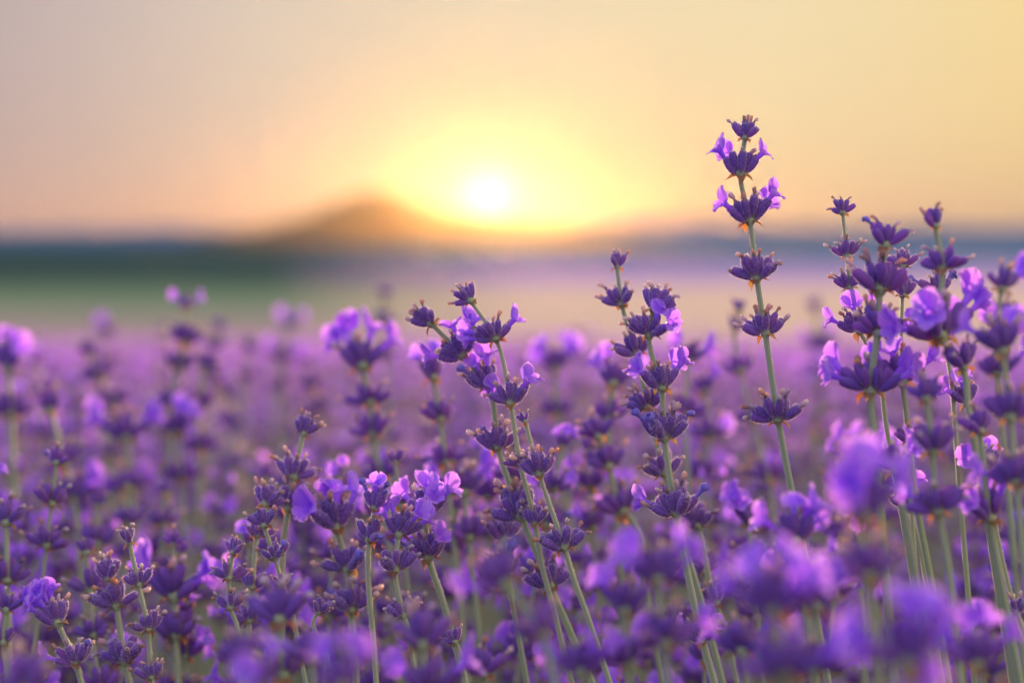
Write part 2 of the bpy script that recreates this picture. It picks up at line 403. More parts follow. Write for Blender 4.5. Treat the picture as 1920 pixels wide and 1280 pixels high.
# ------------------------------------------------------------------ the land
def build_land():
    ys = np.concatenate([np.linspace(-12, 4, 14), np.geomspace(4.6, 3030, 110)])
    az = np.sinh(np.linspace(-3.2, 3.2, 90)); az = az/az[-1]*1.6
    X = np.abs(ys)[:, None]*az[None, :] + np.linspace(-14, 14, 90)[None, :]; Y = np.repeat(ys[:, None], 90, 1)
    Z = ground_z(X, Y)
    vs = np.stack([X, Y, Z], -1).reshape(-1, 3)
    m, t, o = new_mat('valley_ground')
    g = N(t, 'ShaderNodeNewGeometry'); s = N(t, 'ShaderNodeSeparateXYZ'); t.links.new(g.outputs['Position'], s.inputs[0])
    n1 = N(t, 'ShaderNodeTexNoise'); n1.inputs['Scale'].default_value = 0.06; n1.inputs['Detail'].default_value = 4; t.links.new(g.outputs['Position'], n1.inputs['Vector'])
    n2 = N(t, 'ShaderNodeTexNoise'); n2.inputs['Scale'].default_value = 7; n2.inputs['Detail'].default_value = 6; t.links.new(g.outputs['Position'], n2.inputs['Vector'])
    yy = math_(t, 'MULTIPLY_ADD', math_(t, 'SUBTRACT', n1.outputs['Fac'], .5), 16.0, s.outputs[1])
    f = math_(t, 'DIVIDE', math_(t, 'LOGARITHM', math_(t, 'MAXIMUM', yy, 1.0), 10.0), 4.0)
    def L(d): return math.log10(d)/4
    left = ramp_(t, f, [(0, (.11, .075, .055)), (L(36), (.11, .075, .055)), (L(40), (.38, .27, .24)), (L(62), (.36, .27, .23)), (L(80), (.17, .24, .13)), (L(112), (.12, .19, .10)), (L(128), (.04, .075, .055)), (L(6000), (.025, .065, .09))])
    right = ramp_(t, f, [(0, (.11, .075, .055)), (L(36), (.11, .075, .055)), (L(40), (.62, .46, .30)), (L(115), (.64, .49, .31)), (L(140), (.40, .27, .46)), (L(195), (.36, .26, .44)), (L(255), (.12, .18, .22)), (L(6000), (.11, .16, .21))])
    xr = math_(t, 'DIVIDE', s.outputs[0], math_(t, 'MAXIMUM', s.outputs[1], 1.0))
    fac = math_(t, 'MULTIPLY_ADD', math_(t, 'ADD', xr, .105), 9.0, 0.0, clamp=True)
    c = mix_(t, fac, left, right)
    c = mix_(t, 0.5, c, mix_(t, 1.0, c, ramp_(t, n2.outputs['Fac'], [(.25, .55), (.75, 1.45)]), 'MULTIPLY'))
    p = N(t, 'ShaderNodeBsdfDiffuse')
    t.links.new(c, p.inputs[0]); t.links.new(p.outputs[0], o.inputs[0])
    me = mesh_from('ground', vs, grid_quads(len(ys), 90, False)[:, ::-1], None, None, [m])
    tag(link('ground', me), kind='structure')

    def ridge(name, d0, d1, d2, prof, seed, ca, cb, dry=None):
        """prof(x pixel) -> ridge line row; foot at d0, crest at d1, back foot at d2"""
        r = random.Random(seed); cols = np.linspace(-2600, 4500, 260); ph = [r.uniform(0, 6) for _ in range(6)]
        rows = np.linspace(0, 1, 22); vs = []
        for q in rows:
            d = d0 + (d1 - d0)*q/.62 if q < .62 else d1 + (d2 - d1)*(q - .62)/.38
            h = math.sin(min(1, q/.62)*math.pi/2)**1.3 if q < .62 else math.cos((q - .62)/.38*math.pi/2)
            for cx in cols:
                top = (450 - prof(cx))/FPX*d1 + EYE + 2.0
                top += d1*.0006*(math.sin(cx*.013 + ph[0]) + .6*math.sin(cx*.031 + ph[1]) + .5*math.sin(cx*.07 + ph[2]))
                a = (cx - 960)/FPX
                z = -2.0 + max(0.3, top)*h*(1 + .05*math.sin(cx*.05 + q*9 + ph[3])*(1 - h))
                vs.append((a*d, d, z))
        m, t, o = new_mat(name + '_woods')
        n = noise_(t, .02, 6)
        p = N(t, 'ShaderNodeBsdfDiffuse')
        c = mix_(t, n, ca, cb)
        if dry:                                   # dry is the sun's orange glow put into the hump's colour
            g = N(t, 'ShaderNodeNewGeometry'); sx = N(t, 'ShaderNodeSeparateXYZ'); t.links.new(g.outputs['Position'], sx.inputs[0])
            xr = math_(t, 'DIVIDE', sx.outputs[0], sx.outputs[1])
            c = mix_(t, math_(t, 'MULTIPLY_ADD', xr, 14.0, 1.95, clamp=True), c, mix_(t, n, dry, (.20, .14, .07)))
        t.links.new(c, p.inputs[0]); t.links.new(p.outputs[0], o.inputs[0])
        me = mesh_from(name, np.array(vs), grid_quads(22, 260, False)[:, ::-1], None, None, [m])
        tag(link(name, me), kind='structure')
    G = lambda x, c, s: math.exp(-((x - c)/s)**2)
    ss = lambda x, a, b: (lambda t: t*t*(3 - 2*t))(min(1, max(0, (x - a)/(b - a))))
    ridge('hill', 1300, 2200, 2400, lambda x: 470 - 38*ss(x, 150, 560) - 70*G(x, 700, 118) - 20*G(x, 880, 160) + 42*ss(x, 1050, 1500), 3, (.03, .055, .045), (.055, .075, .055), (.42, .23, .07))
    ridge('hill', 2300, 2750, 3000, lambda x: 430 - 12*G(x, 1230, 260) - 5*G(x, 1900, 400) + 2*math.sin(x*.004), 5, (.04, .11, .20), (.06, .14, .24))  # blue of the distant air painted into the far ridge's colour
build_land()

# ------------------------------------------------------------------ lavender stalks
VARS = {}
def mid_variant(n, top, opens, wilts, k):
    """one joined whorl mesh (calyces, dry corollas, bracts) and the seats of its open corollas"""
    key = (n, top, opens, wilts, k)
    if key not in VARS:
        r = random.Random(hash(key) & 0xffff); pc = whorl_pieces(r, n, top, opens, wilts)
        parts = [p_node()] + [xf(MID[kd][sd % len(MID[kd])], mx) for kd, sd, mx in pc if kd != 'corolla']
        VARS[key] = (make_mesh('whorl', parts), [(sd, mx) for kd, sd, mx in pc if kd == 'corolla'])
    return VARS[key]

def stalk(whorls, tail, label, group=None, hero=False, r0=.85, r1=1.4, seed=0, ns=None):
    """whorls: [(point, scale, opens, wilts, n)] top first; tail: further points down to the ground"""
    r = random.Random(seed)
    pts = [w[0] for w in whorls] + tail
    order = pts
    base = np.array(order[-1]); loc = [np.array(p) - base for p in order]
    path = spline(loc, 6 if hero else 3)
    root = bpy.data.objects.new('lavender_stalk', None); COL.objects.link(root); root.location = base
    root.empty_display_size = .01
    tag(root, label, 'lavender', group)
    sc = sum(w[1] for w in whorls)/len(whorls)
    sw = [sweep(path, r0*mm*sc, r1*mm*sc, 8 if hero else 5)]
    if hero: sw.append(down(sw[0], 3000, .34*mm, .03*mm, 'stemhair', seed))
    link('stem', make_mesh('stem', sw), root)
    for i, (p, s, op, wi, n) in enumerate(whorls):
        q = np.array(p) - base; k = int(np.argmin(((path - q)**2).sum(1))); a, b = max(0, k - 1), min(len(path) - 1, k + 1)
        ax = Vector(path[a] - path[b]).normalized()
        top = i == 0
        rot = basis(ax, (0, 1, 0)) @ Matrix.Rotation(r.uniform(-.7, .7) + r.choice((0, math.pi)), 3, 'Z')
        mw = place(rot, Vector(q), s*(.93 if hero else 1))
        if hero:
            w = link('whorl', ME_NODE, root, mw)
            side = r.choice((0.3, 2.8, 4.0, 5.4))
            tl = rot.inverted() @ Vector((math.cos(side), math.sin(side), 0))
            for kd, sd, mx in whorl_pieces(r, n + 1, top, op, wi, .8, math.atan2(tl.y, tl.x) if r.random() < .25 else None):
                link(NAME[kd], ME[kd][sd % len(ME[kd])], w, mx)
        else:
            me, seats = mid_variant(n, top, op, wi, r.randrange(3))
            w = link('whorl', me, root, mw)
            for sd, mx in seats: link('corolla', ME['corolla'][sd % 6], w, mx)
    return root

WREF = 0.0140
def tail_to_ground(last, prev, r, reach=None):
    """continue a stalk from its lowest visible point down into its bush"""
    last, prev = np.array(last), np.array(prev); d = last - prev; d /= np.linalg.norm(d) + 1e-9
    d = d*np.array((.85, .85, 1)); gz = float(ground_z(last[0], last[1])); h = last[2] - gz
    if d[2] > -.5: d = np.array((d[0], d[1], -1.0))
    d /= np.linalg.norm(d)
    mid = last + d*h*.45/abs(d[2]); end = mid + np.array((d[0]*.5, d[1]*.5 + r.uniform(-.02, .04), 0))*h*.5; end[2] = float(ground_z(end[0], end[1])) - .004
    return [mid, end]

# each: depth, hero?, label, whorls (x, y, width, open corollas, wilted blue, calyces), lower stem pixels
A = []
def st(D, hero, label, wh, tail=()): A.append((D, hero, label, wh, list(tail)))
# sharp stalks -------------------------------------------------------------
st(.667, 1, 'tallest lavender stalk rising alone into the sky with six widely spaced whorls',
   [(1397, 243, 66, 0, 0, 7), (1388, 305, 88, 3, 0, 9), (1406, 392, 92, 3, 0, 9), (1419, 500, 88, 0, 0, 10), (1435, 605, 84, 0, 0, 10), (1459, 766, 92, 0, 0, 11)], [(1486, 930), (1512, 1060), (1545, 1240)])
st(.667, 1, 'lavender stalk with two lilac-flowered whorls above a whorl of wilted blue corollas',
   [(1226, 560, 84, 0, 0, 9), (1217, 608, 84, 3, 0, 9), (1240, 707, 86, 4, 0, 9), (1246, 796, 100, 0, 4, 10), (1268, 938, 100, 1, 1, 11), (1318, 1183, 76, 2, 0, 7)], [(1338, 1275)])
st(.70, 1, 'bud-only lavender stalk twined close behind the stalk with the blue wilted whorl',
   [(1157, 487, 56, 0, 0, 6), (1166, 552, 76, 0, 0, 8), (1194, 645, 76, 0, 0, 8), (1215, 745, 78, 0, 0, 9), (1246, 868, 84, 0, 0, 9)], [(1272, 985), (1310, 1110), (1350, 1260)])
st(.69, 1, 'leaning lavender stalk whose top bud whorl bends away on a long thin neck',
   [(809, 588, 78, 0, 0, 8), (868, 645, 92, 4, 0, 10), (914, 702, 84, 2, 1, 9), (934, 820, 82, 0, 1, 9), (978, 942, 108, 0, 0, 12), (1032, 1078, 84, 0, 0, 9)], [(1100, 1255)])
st(.68, 1, 'leaning lavender stalk topped by a small bud whorl above two lilac-flowered ones',
   [(882, 548, 66, 0, 0, 6), (930, 618, 72, 3, 0, 8), (957, 736, 84, 3, 0, 9), (976, 858, 56, 0, 0, 6), (1003, 965, 60, 0, 0, 7)], [(1012, 1040), (1040, 1150)])
st(.667, 1, 'lavender stalk tipped by a single calyx with two dry whorls on its slanting green stem',
   [(985, 780, 42, 0, 0, 3), (1011, 868, 84, 0, 0, 9), (1058, 1004, 88, 0, 0, 10)], [(1073, 1076), (1100, 1150), (1142, 1275)])
st(.667, 1, 'slender lavender stalk with three small dry whorls beside a stalk of open violet flowers',
   [(243, 1003, 58, 0, 0, 5), (260, 1080, 64, 0, 0, 7), (278, 1164, 66, 0, 0, 8), (284, 1255, 60, 0, 0, 7)], [(290, 1300)])
st(.66, 1, 'lavender stalk crowned by five open violet flowers on one whorl',
   [(108, 1146, 92, 5, 0, 8), (142, 1222, 80, 1, 1, 7)], [(156, 1290)])
st(.69, 1, 'stout lavender stalk with crowded dry bud whorls and peach coloured tips',
   [(204, 1066, 74, 0, 0, 7), (218, 1114, 92, 0, 0, 10), (234, 1216, 96, 0, 0, 10)], [(246, 1290)])
st(.667, 1, 'short lavender stalk with splayed top calyces above a whorl with one blue corolla',
   [(495, 968, 70, 0, 0, 6), (515, 1030, 66, 0, 1, 6), (530, 1085, 42, 0, 0, 4)], [(546, 1140), (560, 1210)])
st(.667, 1, 'thin lavender stalk of three two-pronged bud whorls',
   [(437, 1022, 58, 0, 0, 4), (430, 1068, 62, 0, 0, 5), (432, 1124, 62, 0, 0, 5)], [(444, 1170), (456, 1260)])
st(.71, 1, 'lavender stalk with an isolated three-pronged top whorl and bare neck over three dry whorls',
   [(569, 795, 70, 0, 0, 6), (550, 875, 80, 0, 0, 8), (541, 932, 88, 0, 0, 10)], [(532, 1010), (528, 1150)])
st(.70, 1, 'bushy bud-only lavender spike pressed against the stalk with the three-pronged top',
   [(497, 926, 78, 0, 0, 9), (482, 990, 60, 0, 0, 7), (473, 1086, 62, 0, 0, 7), (468, 1150, 60, 0, 0, 7)], [(466, 1230)])
st(.667, 1, 'lavender stalk topped by ragged blue and lilac corollas with a brown dry scrap',
   [(704, 934, 76, 2, 3, 7), (692, 994, 74, 0, 1, 8)], [(690, 1060), (700, 1200)])
st(.665, 1, 'lavender stalk with a broad drooping violet corolla on its top whorl',
   [(748, 980, 88, 4, 0, 8), (741, 1048, 82, 0, 0, 8), (757, 1137, 70, 0, 0, 8)], [(764, 1180), (780, 1275)])
st(.69, 1, 'lavender stalk with tall lilac corollas on two whorls and a pale withered tip',
   [(797, 945, 96, 4, 0, 8), (803, 1022, 92, 2, 1, 9)], [(828, 1118), (868, 1262)])
st(.71, 1, 'lavender stalk with a wide cup of lilac flowers above two dense dry whorls',
   [(630, 962, 110, 5, 0, 10), (652, 1044, 96, 0, 1, 11), (658, 1122, 92, 0, 0, 10)], [(662, 1200)])
st(.66, 1, 'lavender stalk with one plump narrow bud whorl on a bare slanting stem',
   [(597, 1134, 54, 0, 0, 5)], [(588, 1162), (607, 1212), (625, 1270)])
st(.667, 1, 'low lavender stalk with a small fan of dry buds over clear green stem',
   [(854, 1190, 58, 0, 0, 6)], [(862, 1222), (872, 1275)])
st(.667, 1, 'lavender stalk with two curled lilac corollas like horns on a cup of dark calyces',
   [(1846, 862, 82, 2, 0, 7), (1906, 1134, 56, 0, 0, 5)], [(1925, 1200)])
st(.672, 1, 'lavender stalk with one open lilac flower on a rimlit dark whorl among soft neighbours',
   [(1812, 738, 74, 2, 0, 7)], [(1822, 800), (1838, 900)])
st(.667, 1, 'lavender stalk with thin wiry neck and three small horned bud whorls',
   [(1580, 386, 58, 0, 0, 5), (1588, 466, 60, 0, 0, 6), (1594, 524, 62, 0, 0, 7), (1612, 600, 82, 3, 0, 8)], [(1640, 670), (1662, 800), (1690, 960)])
st(.672, 1, 'lavender stalk with grey-blue wilted corollas spreading from its top whorl',
   [(1760, 528, 74, 0, 3, 6), (1772, 620, 70, 0, 0, 7)], [(1782, 700), (1795, 860)])
st(.667, 1, 'lavender stalk with one compact half-hidden whorl on a bright green square stem',
   [(1702, 932, 74, 1, 0, 8)], [(1716, 990), (1736, 1085), (1752, 1180)])
st(.662, 1, 'lavender stalk with two dry side whorls of pinkish withered tips',
   [(1694, 484, 62, 0, 0, 7), (1692, 538, 62, 0, 0, 6)], [(1690, 640), (1700, 800)])
st(.71, 1, 'low lavender stalk of dark dry buds with one bright lilac petal',
   [(945, 990, 82, 1, 0, 8), (952, 1060, 76, 0, 0, 8)], [(965, 1150)])
st(.72, 1, 'straight lavender stalk with dry bud whorl beside the stalk carrying one upright lilac flower',
   [(1310, 966, 84, 0, 0, 9), (1342, 1112, 78, 0, 1, 8)], [(1362, 1190), (1380, 1270)])
# soft stalks nearer than the sharp ones ------------------------------------
st(.625, 0, None, [(1660, 440, 86, 0, 1, 8), (1650, 516, 111, 0, 0, 12), (1646, 602, 93, 1, 0, 10), (1632, 706, 111, 5, 0, 12)], [(1640, 820), (1655, 1000)])
st(.61, 0, None, [(1754, 408, 68, 0, 0, 7), (1768, 482, 81, 0, 0, 9), (1762, 600, 126, 5, 0, 12), (1806, 668, 86, 0, 0, 11)], [(1815, 760), (1840, 900)])
st(.64, 0, None, [(1692, 692, 99, 4, 0, 10), (1706, 812, 63, 0, 0, 7)], [(1716, 920), (1745, 1080), (1775, 1250)])
st(.60, 0, None, [(1838, 790, 82, 0, 0, 10), (1856, 948, 100, 3, 0, 10)], [(1880, 1100), (1912, 1270)])
st(.47, 0, None, [(1618, 935, 144, 5, 0, 12), (1625, 1050, 128, 0, 0, 12)], [(1640, 1180), (1650, 1290)])
st(.45, 0, None, [(1452, 1112, 144, 5, 0, 12), (1470, 1230, 136, 2, 0, 12)], [(1480, 1330)])
st(.52, 0, None, [(1530, 1110, 112, 5, 0, 12), (1525, 1230, 112, 3, 0, 12)], [(1530, 1320)])
st(.42, 0, None, [(1700, 1205, 168, 5, 0, 12), (1715, 1340, 161, 3, 0, 12)], [(1725, 1450)])
st(.58, 0, None, [(1492, 990, 99, 5, 0, 10), (1505, 1080, 99, 1, 0, 10)], [(1520, 1200)])
st(.50, 0, None, [(1832, 1215, 120, 5, 0, 11), (1850, 1330, 120, 0, 0, 11)], [(1860, 1430)])
st(.57, 0, None, [(1738, 728, 81, 0, 0, 9), (1748, 822, 100, 0, 0, 11), (1760, 935, 99, 1, 0, 10)], [(1775, 1040), (1800, 1250)])
st(.56, 0, None, [(1880, 632, 108, 2, 0, 11), (1895, 760, 99, 0, 0, 11), (1905, 880, 99, 2, 0, 11)], [(1915, 1000)])
st(.62, 0, None, [(1680, 862, 90, 4, 0, 10)], [(1700, 980), (1730, 1150)])
st(.50, 0, None, [(1232, 1058, 120, 4, 0, 11), (1245, 1180, 112, 2, 0, 11)], [(1255, 1290)])
st(.49, 0, None, [(948, 1066, 112, 1, 2, 11), (1016, 1163, 112, 0, 0, 12)], [(1040, 1280)])
st(.52, 0, None, [(1172, 1120, 104, 4, 0, 11), (1180, 1220, 104, 2, 0, 11)], [(1190, 1320)])
st(.45, 0, None, [(640, 1262, 110, 3, 0, 10)], [(650, 1330)])
st(.46, 0, None, [(493, 1262, 100, 2, 0, 10)], [(500, 1330)])
st(.50, 0, None, [(449, 1216, 104, 0, 1, 11)], [(455, 1300)])
st(.55, 0, None, [(583, 1211, 110, 0, 0, 10)], [(590, 1300)])
st(.57, 0, None, [(526, 1132, 124, 0, 0, 11), (530, 1240, 110, 0, 0, 10)], [(532, 1300)])
st(.54, 0, None, [(790, 1180, 120, 0, 0, 11), (800, 1270, 120, 2, 0, 11)], [(806, 1350)])
st(.48, 0, None, [(50, 1262, 128, 0, 0, 11)], [(55, 1350)])
st(.56, 0, None, [(1392, 1195, 108, 3, 0, 11)], [(1402, 1290)])
st(.52, 0, None, [(1090, 1235, 104, 3, 0, 11)], [(1098, 1320)])
st(.60, 0, None, [(905, 1240, 100, 0, 0, 10)], [(912, 1320)])
# soft stalks farther back ---------------------------------------------------
st(1.02, 0, None, [(349, 566, 48, 2, 0, 6), (346, 626, 66, 0, 0, 10), (334, 674, 62, 0, 0, 9), (322, 740, 66, 0, 0, 9)], [(318, 900)])
st(1.05, 0, None, [(384, 676, 62, 0, 0, 9), (372, 748, 62, 0, 0, 9), (374, 826, 66, 0, 0, 9)], [(372, 950)])
st(1.5, 0, None, [(200, 618, 44, 2, 0, 8), (196, 670, 44, 1, 0, 8)], [(196, 800)])
st(1.15, 0, None, [(168, 650, 48, 0, 0, 7), (188, 694, 66, 0, 0, 9), (215, 742, 60, 0, 0, 9), (212, 775, 60, 0, 0, 9)], [(220, 900)])
st(.93, 0, None, [(94, 752, 72, 0, 0, 7), (122, 850, 74, 0, 0, 10), (138, 915, 76, 2, 0, 9)], [(150, 1050)])
st(.98, 0, None, [(236, 800, 92, 4, 0, 10), (246, 900, 80, 2, 0, 9)], [(250, 1020)])
st(1.0, 0, None, [(330, 792, 76, 3, 0, 9), (340, 880, 70, 0, 0, 9)], [(345, 1000)])
st(.85, 0, None, [(680, 662, 104, 5, 0, 10), (694, 737, 78, 0, 0, 9), (700, 797, 80, 0, 0, 9), (714, 872, 78, 0, 0, 9)], [(725, 960), (735, 1100)])
st(1.5, 0, None, [(541, 602, 44, 2, 0, 7), (526, 662, 50, 3, 0, 8), (520, 720, 44, 0, 0, 7)], [(520, 830)])
st(1.35, 0, None, [(410, 608, 40, 0, 0, 7), (402, 640, 44, 0, 0, 7), (398, 700, 44, 1, 0, 7)], [(396, 830)])
st(1.4, 0, None, [(468, 646, 44, 0, 0, 7), (462, 700, 44, 0, 0, 7)], [(460, 830)])
st(1.3, 0, None, [(722, 548, 36, 0, 0, 5), (715, 596, 50, 0, 0, 8), (722, 660, 50, 0, 0, 7)], [(730, 800)])
st(1.0, 0, None, [(1040, 676, 76, 4, 0, 8), (1046, 760, 66, 0, 0, 8)], [(1060, 900)])
st(.92, 0, None, [(1386, 573, 44, 0, 0, 5), (1377, 608, 50, 0, 0, 5), (1388, 682, 62, 0, 0, 6), (1410, 772, 60, 0, 0, 6), (1440, 880, 76, 0, 1, 8)], [(1455, 1000), (1470, 1100)])
st(1.4, 0, None, [(1530, 570, 42, 0, 0, 7), (1540, 640, 60, 2, 0, 8), (1530, 700, 60, 2, 0, 8)], [(1530, 820)])
st(.80, 0, None, [(1878, 522, 84, 2, 0, 8), (1870, 590, 80, 3, 0, 9), (1872, 680, 86, 1, 0, 9)], [(1880, 800), (1895, 960)])
st(.98, 0, None, [(16, 668, 92, 4, 0, 10), (20, 760, 80, 0, 0, 9)], [(25, 900)])
st(.80, 0, None, [(1122, 800, 80, 0, 0, 9), (1142, 856, 80, 0, 0, 9), (1168, 937, 90, 0, 0, 10)], [(1186, 975), (1210, 1100)])
st(.95, 0, None, [(1320, 720, 60, 2, 0, 8), (1330, 800, 74, 3, 0, 9), (1318, 880, 74, 0, 0, 9)], [(1325, 1000)])
st(.80, 0, None, [(870, 900, 92, 4, 0, 10), (880, 990, 80, 0, 0, 9)], [(890, 1100)])
st(.76, 0, None, [(326, 1092, 110, 4, 0, 11), (330, 1170, 90, 0, 0, 10)], [(335, 1270)])
st(.84, 0, None, [(1150, 700, 80, 3, 0, 9), (1140, 770, 70, 0, 0, 8)], [(1150, 900)])
st(.88, 0, None, [(1290, 660, 70, 3, 0, 8), (1285, 760, 70, 0, 0, 8)], [(1290, 900)])
st(.86, 0, None, [(1620, 850, 92, 4, 0, 10), (1612, 940, 84, 0, 0, 9)], [(1615, 1060)])
st(.80, 0, None, [(812, 690, 74, 3, 0, 9), (826, 770, 70, 0, 0, 9), (836, 850, 74, 0, 0, 9)], [(846, 960)])
st(.76, 0, None, [(1404, 960, 84, 2, 0, 9), (1412, 1040, 84, 0, 0, 9)], [(1420, 1150)])
st(.74, 0, None, [(12, 960, 80, 0, 0, 8), (14, 1070, 80, 0, 0, 9)], [(18, 1200)])
st(.70, 0, None, [(12, 1128, 64, 2, 0, 7), (6, 1190, 60, 0, 0, 6)], [(14, 1270)])

HANDLE = ['tallest stalk', 'blue-whorled stalk', 'twined bud stalk', 'long-necked stalk', 'lilac-topped leaning stalk', 'single-tipped stalk',
          'slender dry stalk', 'five-flowered stalk', 'stout dry stalk', 'splayed-top stalk', 'two-pronged stalk', 'three-pronged stalk', 'bushy bud stalk',
          'ragged blue stalk', 'drooping-petal stalk', 'pale-tipped stalk', 'cup-flowered stalk', 'plump-bud stalk', 'low fan stalk', 'horned stalk',
          'rimlit dark stalk', 'wiry-necked stalk', 'grey-blue stalk', 'square-stemmed stalk', 'pink-tipped stalk', 'one-petal stalk', 'straight dry stalk']
HEROES = [(h, w[0], w[1]) for h, a in zip(HANDLE, [a for a in A if a[1]]) for w in a[3]]
def words(n): return ['no', 'one', 'two', 'three', 'four', 'five', 'six', 'seven', 'eight'][n]
def auto_label(wh, lean, D, x, y):
    full = sum(1 for w in wh if w[2] > 0 if True)
    look = 'all dry' if full == 0 else 'all in bloom' if full == len(wh) else words(full) + ' in bloom'
    ln = 'upright' if abs(lean) < .06 else 'leaning'
    h = min(HEROES, key=lambda q: (q[1] - x)**2 + .4*(q[2] - y)**2)[0]
    pos = 'in front of' if D < .66 else 'behind' if D < 1.05 else 'well behind' if D < 1.6 else 'far behind'
    l = '%s lavender stalk, %s whorl%s %s, %s the %s' % (ln, words(len(wh)), '' if len(wh) == 1 else 's', look, pos, h)
    return l, 'lavender stalks ' + pos + ' the ' + h
for i, (D, hero, label, wh, tail) in enumerate(A):
    r = random.Random(100 + i); W_ = []
    for (x, y, w, op, wi, n) in wh:
        s = w*D/FPX/WREF; W_.append((px(x, y + .24*w, D), s, op, wi, n))
    T_ = [px(x, y, D) for x, y in tail]
    pts = [w[0] for w in W_] + T_
    T_ += tail_to_ground(pts[-1], pts[-2], r)
    group = None
    if not label:
        lean = (wh[0][0] - tail[0][0])/max(40, tail[0][1] - wh[0][1])
        label, group = auto_label(wh, lean, D, wh[0][0], wh[0][1])
    stalk(W_, T_, label, group, bool(hero), seed=200 + i, r0=.82, r1=1.5)

# the crowd that fills the rows behind, one by one
def top_z(D): return EYE - .035 - .045*(D - .3)
FILL = 215
taken = 0; fr = random.Random(77)
while taken < FILL:
    if taken < 120:                                   # lower heads between the sharp stalks
        D = fr.uniform(.74, 1.06); x = fr.uniform(-1, 1)*(D*.235 + .02)
        zt = EYE - (fr.uniform(820, 1260) - 450)/FPX*D
    else:
        D = .95 + 1.5*fr.random()**1.2; x = fr.uniform(-1, 1)*(D*.235 + .02)
        zt = top_z(D) + fr.gauss(0, .014) - .01 - fr.uniform(0, .07 if D < 1.4 else .03)
    lean = fr.gauss(.02, .10); dl = fr.gauss(0, .06); k = fr.randint(4, 7); z = zt; wh = []
    bloom = fr.random()
    for j in range(k):
        s = (fr.uniform(.55, .75) if j == 0 else fr.uniform(.8, 1.05)); n = int(5 if j == 0 else fr.randint(8, 10))
        op = fr.choice((0, 2, 3, 4)) if bloom > (.42 if taken < 120 and x < 0 else .3 if taken < 120 else .22) else 0
        f = zt - z
        wh.append((np.array((x - lean*f, D + dl*f, z)), s, op, 1 if fr.random() < .2 else 0, n))
        z -= fr.uniform(.011, .017) + .0016*j*j
    b = wh[-1][0]; gz = float(ground_z(x, D))
    end = np.array((b[0] - lean*(b[2] - gz)*.8, D + dl*.5, gz - .004)); mid = b*.5 + end*.5 + np.array((lean*.03, 0, 0))
    lab, grp = auto_label(wh, lean, D, 960 + FPX*x/D, 450 + FPX*(EYE - zt)/D)
    stalk(wh, [mid, end], lab, grp, False, seed=1000 + taken, r0=.62, r1=.95)
    taken += 1

# look-alikes beside the same neighbour are told apart by height
same = {}
for o in bpy.data.objects:
    if o.type == 'EMPTY' and 'label' in o: same.setdefault(o['label'], []).append(o)
for lab, os_ in same.items():
    if len(os_) > 1:
        ht = lambda o: -max(v.co.z for v in next(c for c in o.children if c.name.startswith('stem')).data.vertices) - o.location.z
        os_.sort(key=ht)
        nm = ['taller', 'shorter'] if len(os_) == 2 else ['tallest', 'middling', 'shortest'] if len(os_) == 3 else ['tallest', 'second tallest', 'third tallest', 'fourth tallest', 'fifth tallest', 'sixth tallest'][:len(os_) - 1] + ['shortest'] if len(os_) < 8 else None
        if nm:
            for o, w in zip(os_, nm): o['label'] = w + ' ' + lab

# the rest of the field, uncountable: one mass
def low_whorl(seed, n, opens, LOW=LOW):
    r = random.Random(seed); pc = whorl_pieces(r, n, False, opens, 0, .45)
    ps = [xf(LOW[kd][sd % len(LOW[kd])], mx) for kd, sd, mx in pc if kd != 'bract' or r.random() < .5]
    return ps
def cat(ps):
    off = np.cumsum([0] + [len(p[0]) for p in ps])
    return (np.concatenate([p[0] for p in ps]), np.concatenate([p[1] + o for p, o in zip(ps, off)]), np.concatenate([p[2] for p in ps]),
            np.concatenate([np.full(len(p[1]), p[3], np.int32) if np.isscalar(p[3]) else p[3] for p in ps]))
def spike(seed, lod):
    r = random.Random(seed); ps = []; z = 0; k = r.randint(4, 6) if lod < 2 else 3; bl = r.random() > .28
    for j in range(k):
        n, s = ((9, 1.0) if lod < 0 else (6, 1.08) if lod == 0 else (3, 1.6) if lod == 1 else (3, 5.4))
        op = (r.choice((0, 2, 3)) if lod < 0 else r.choice((1, 2, 3)) if lod == 0 else r.choice((1, 2, 3)) if lod == 1 else r.choice((0, 1, 1))) if bl else 0
        for p in low_whorl(r.randrange(9999), n, min(n, op), MID if lod < 0 else LOW):
            if lod == 2 and p[3] == MI['bract']: continue
            ps.append((p[0]*s*(.7 if j == 0 else 1) + np.array((0, 0, z)), *p[1:]))
        z -= (.015 + .003*j)*(1 if lod < 2 else 3)
    ps.append(sweep(np.array([(0, 0, 0), (0, 0, z*.5), (0.004, 0, z), (.01, .004, z - .16), (.03, .0, z - .42)]), .0008*(1 + max(0, lod)*.4), .0011*(1 + max(0, lod)*.4), 4))
    return cat(ps)
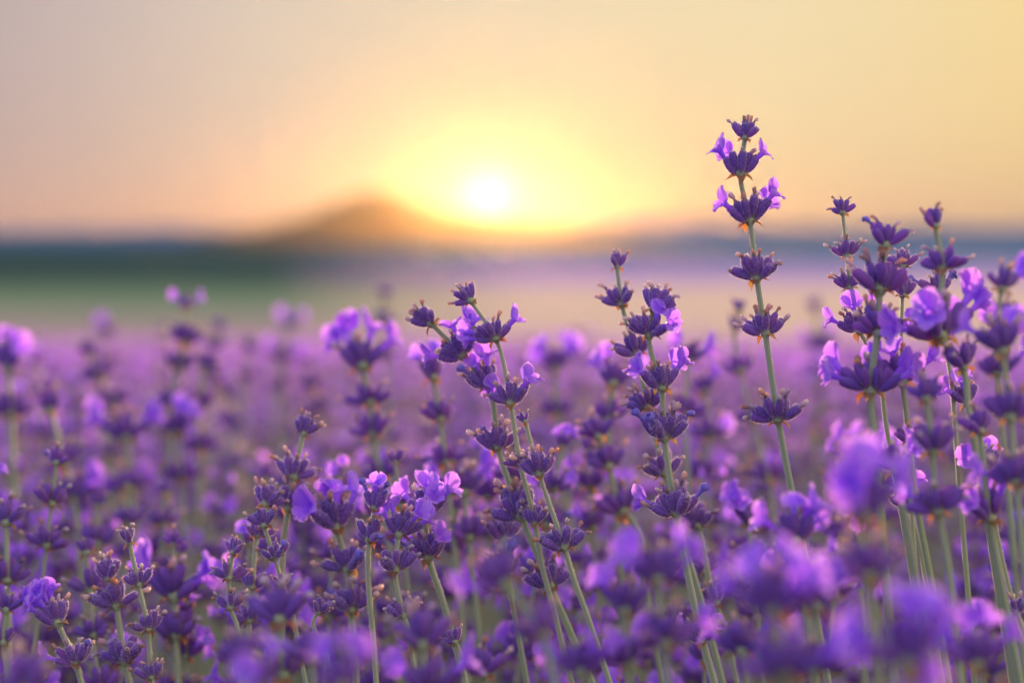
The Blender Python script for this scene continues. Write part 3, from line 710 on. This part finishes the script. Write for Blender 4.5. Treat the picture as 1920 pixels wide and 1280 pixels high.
def scatter(name, lod, d0, d1, dens, wide, seed, label, drop=0.0):
    nr = np.random.default_rng(seed); lib = [spike(seed*50 + i, lod) for i in range(14)]
    area = wide*(d1*d1 - d0*d0) + 2*.35*(d1 - d0); n = int(area*dens)
    D = np.sqrt(nr.uniform(d0*d0, d1*d1, n)); X = nr.uniform(-1, 1, n)*(D*wide + .35)
    row = .5 + .5*np.cos(D*2*math.pi/1.5)          # planted in rows, hardly any gap between the bushes
    keep = nr.random(n) < (.55 + .45*row); D, X = D[keep], X[keep]
    Z = top_z(D) - (EYE - EYE) + nr.normal(0, .022, len(D)) - .012 - nr.uniform(0, .05, len(D)) - drop*nr.uniform(.3, 1, len(D))
    g = [[] for _ in range(4)]; off = 0
    for d, x, z in zip(D, X, Z):
        p = lib[nr.integers(len(lib))]; a = nr.uniform(0, 6.283); tx, ty = nr.normal(0, .09, 2); s = nr.uniform(.95, 1.3)
        m = np.array(Matrix.Rotation(tx, 3, 'X') @ Matrix.Rotation(ty, 3, 'Y') @ Matrix.Rotation(a, 3, 'Z'))*s
        g[0].append(p[0] @ m.T + (x, d, z)); g[1].append(p[1] + off); g[2].append(p[2]); g[3].append(p[3]); off += len(p[0])
    me = mesh_from(name, np.concatenate(g[0]), np.concatenate(g[1]), np.concatenate(g[2]), np.concatenate(g[3]), [M[k] for k in MORDER])
    o = link(name, me); tag(o, label, 'lavender', None, 'stuff'); return len(me.polygons)*2
tri = 0
tri += scatter('lavender_field', -1, .80, 1.15, 430, .24, 4, 'low purple lavender heads packed between the tall stalks', .09)
tri += scatter('lavender_field', 0, 1.1, 3.2, 440, .24, 1, 'soft mass of purple lavender spikes filling the rows behind')
tri += scatter('lavender_field', 1, 3.0, 10, 88, .26, 2, 'hazy purple lavender rows farther down the slope')
tri += scatter('lavender_field', 2, 9.5, 36, 9, .30, 3, 'far edge of the lavender field before the straw')
# leafy undergrowth of the bushes
def undergrowth():
    nr = np.random.default_rng(9); n = 26000
    D = .35 + 5.5*nr.random(n)**1.3; X = nr.uniform(-1, 1, n)*(D*.26 + .3)
    gz = ground_z(X, D); H = nr.uniform(.03, .27, n); L = nr.uniform(.025, .05, n); w = nr.uniform(.0016, .0028, n)
    a = nr.uniform(0, 6.283, n); e = nr.uniform(.5, 1.4, n)
    d = np.stack([np.cos(a)*np.cos(e), np.sin(a)*np.cos(e), np.sin(e)], -1); s = np.stack([-np.sin(a), np.cos(a), 0*a], -1)
    b = np.stack([X, D, gz + H], -1); vs = []
    for t, k in ((0, .5), (.5, 1.0), (1.0, .2)):
        c = b + d*(L*t)[:, None] - np.array((0, 0, 1.0))*(.25*L*t*t)[:, None]
        vs += [c - s*(w*k)[:, None], c + s*(w*k)[:, None]]
    vs = np.stack(vs, 1).reshape(-1, 3); o = np.arange(n)[:, None, None]*6
    q = (np.array([[0, 1, 3, 2], [2, 3, 5, 4]])[None] + o).reshape(-1, 4)
    me = mesh_from('lavender_undergrowth', vs, q, np.zeros((len(vs), 2)), None, [M['leaf']])
    tag(link('lavender_undergrowth', me), 'grey green leaves low in the lavender bushes', 'undergrowth', None, 'stuff'); return len(q)*2
tri += undergrowth()
tri += sum(len(m.polygons)*2 for m in bpy.data.meshes if not m.name.startswith('lavender_'))
if tri > 3.4e6: print('triangles', tri)

# ------------------------------------------------------------------ evening haze
def haze():
    x0, x1, y0, y1, z0, z1 = -5600, 5600, -200, 3060, -8, 60
    v = np.array([(x, y, z) for z in (z0, z1) for y in (y0, y1) for x in (x0, x1)], float)
    q = np.array([(0, 2, 3, 1), (4, 5, 7, 6), (0, 1, 5, 4), (2, 6, 7, 3), (0, 4, 6, 2), (1, 3, 7, 5)])
    m, t, o = new_mat('evening_haze')
    p = N(t, 'ShaderNodeVolumePrincipled'); p.inputs['Density'].default_value = 2.1e-6; p.inputs['Color'].default_value = (1.0, .66, .32, 1)
    p.inputs['Anisotropy'].default_value = .95; t.links.new(p.outputs[0], o.inputs['Volume'])      # fine evening dust, lit from behind
    me = mesh_from('haze', v, q, None, None, [m]); tag(link('haze', me), 'pale evening haze over the valley', 'haze', None, 'stuff')
haze()
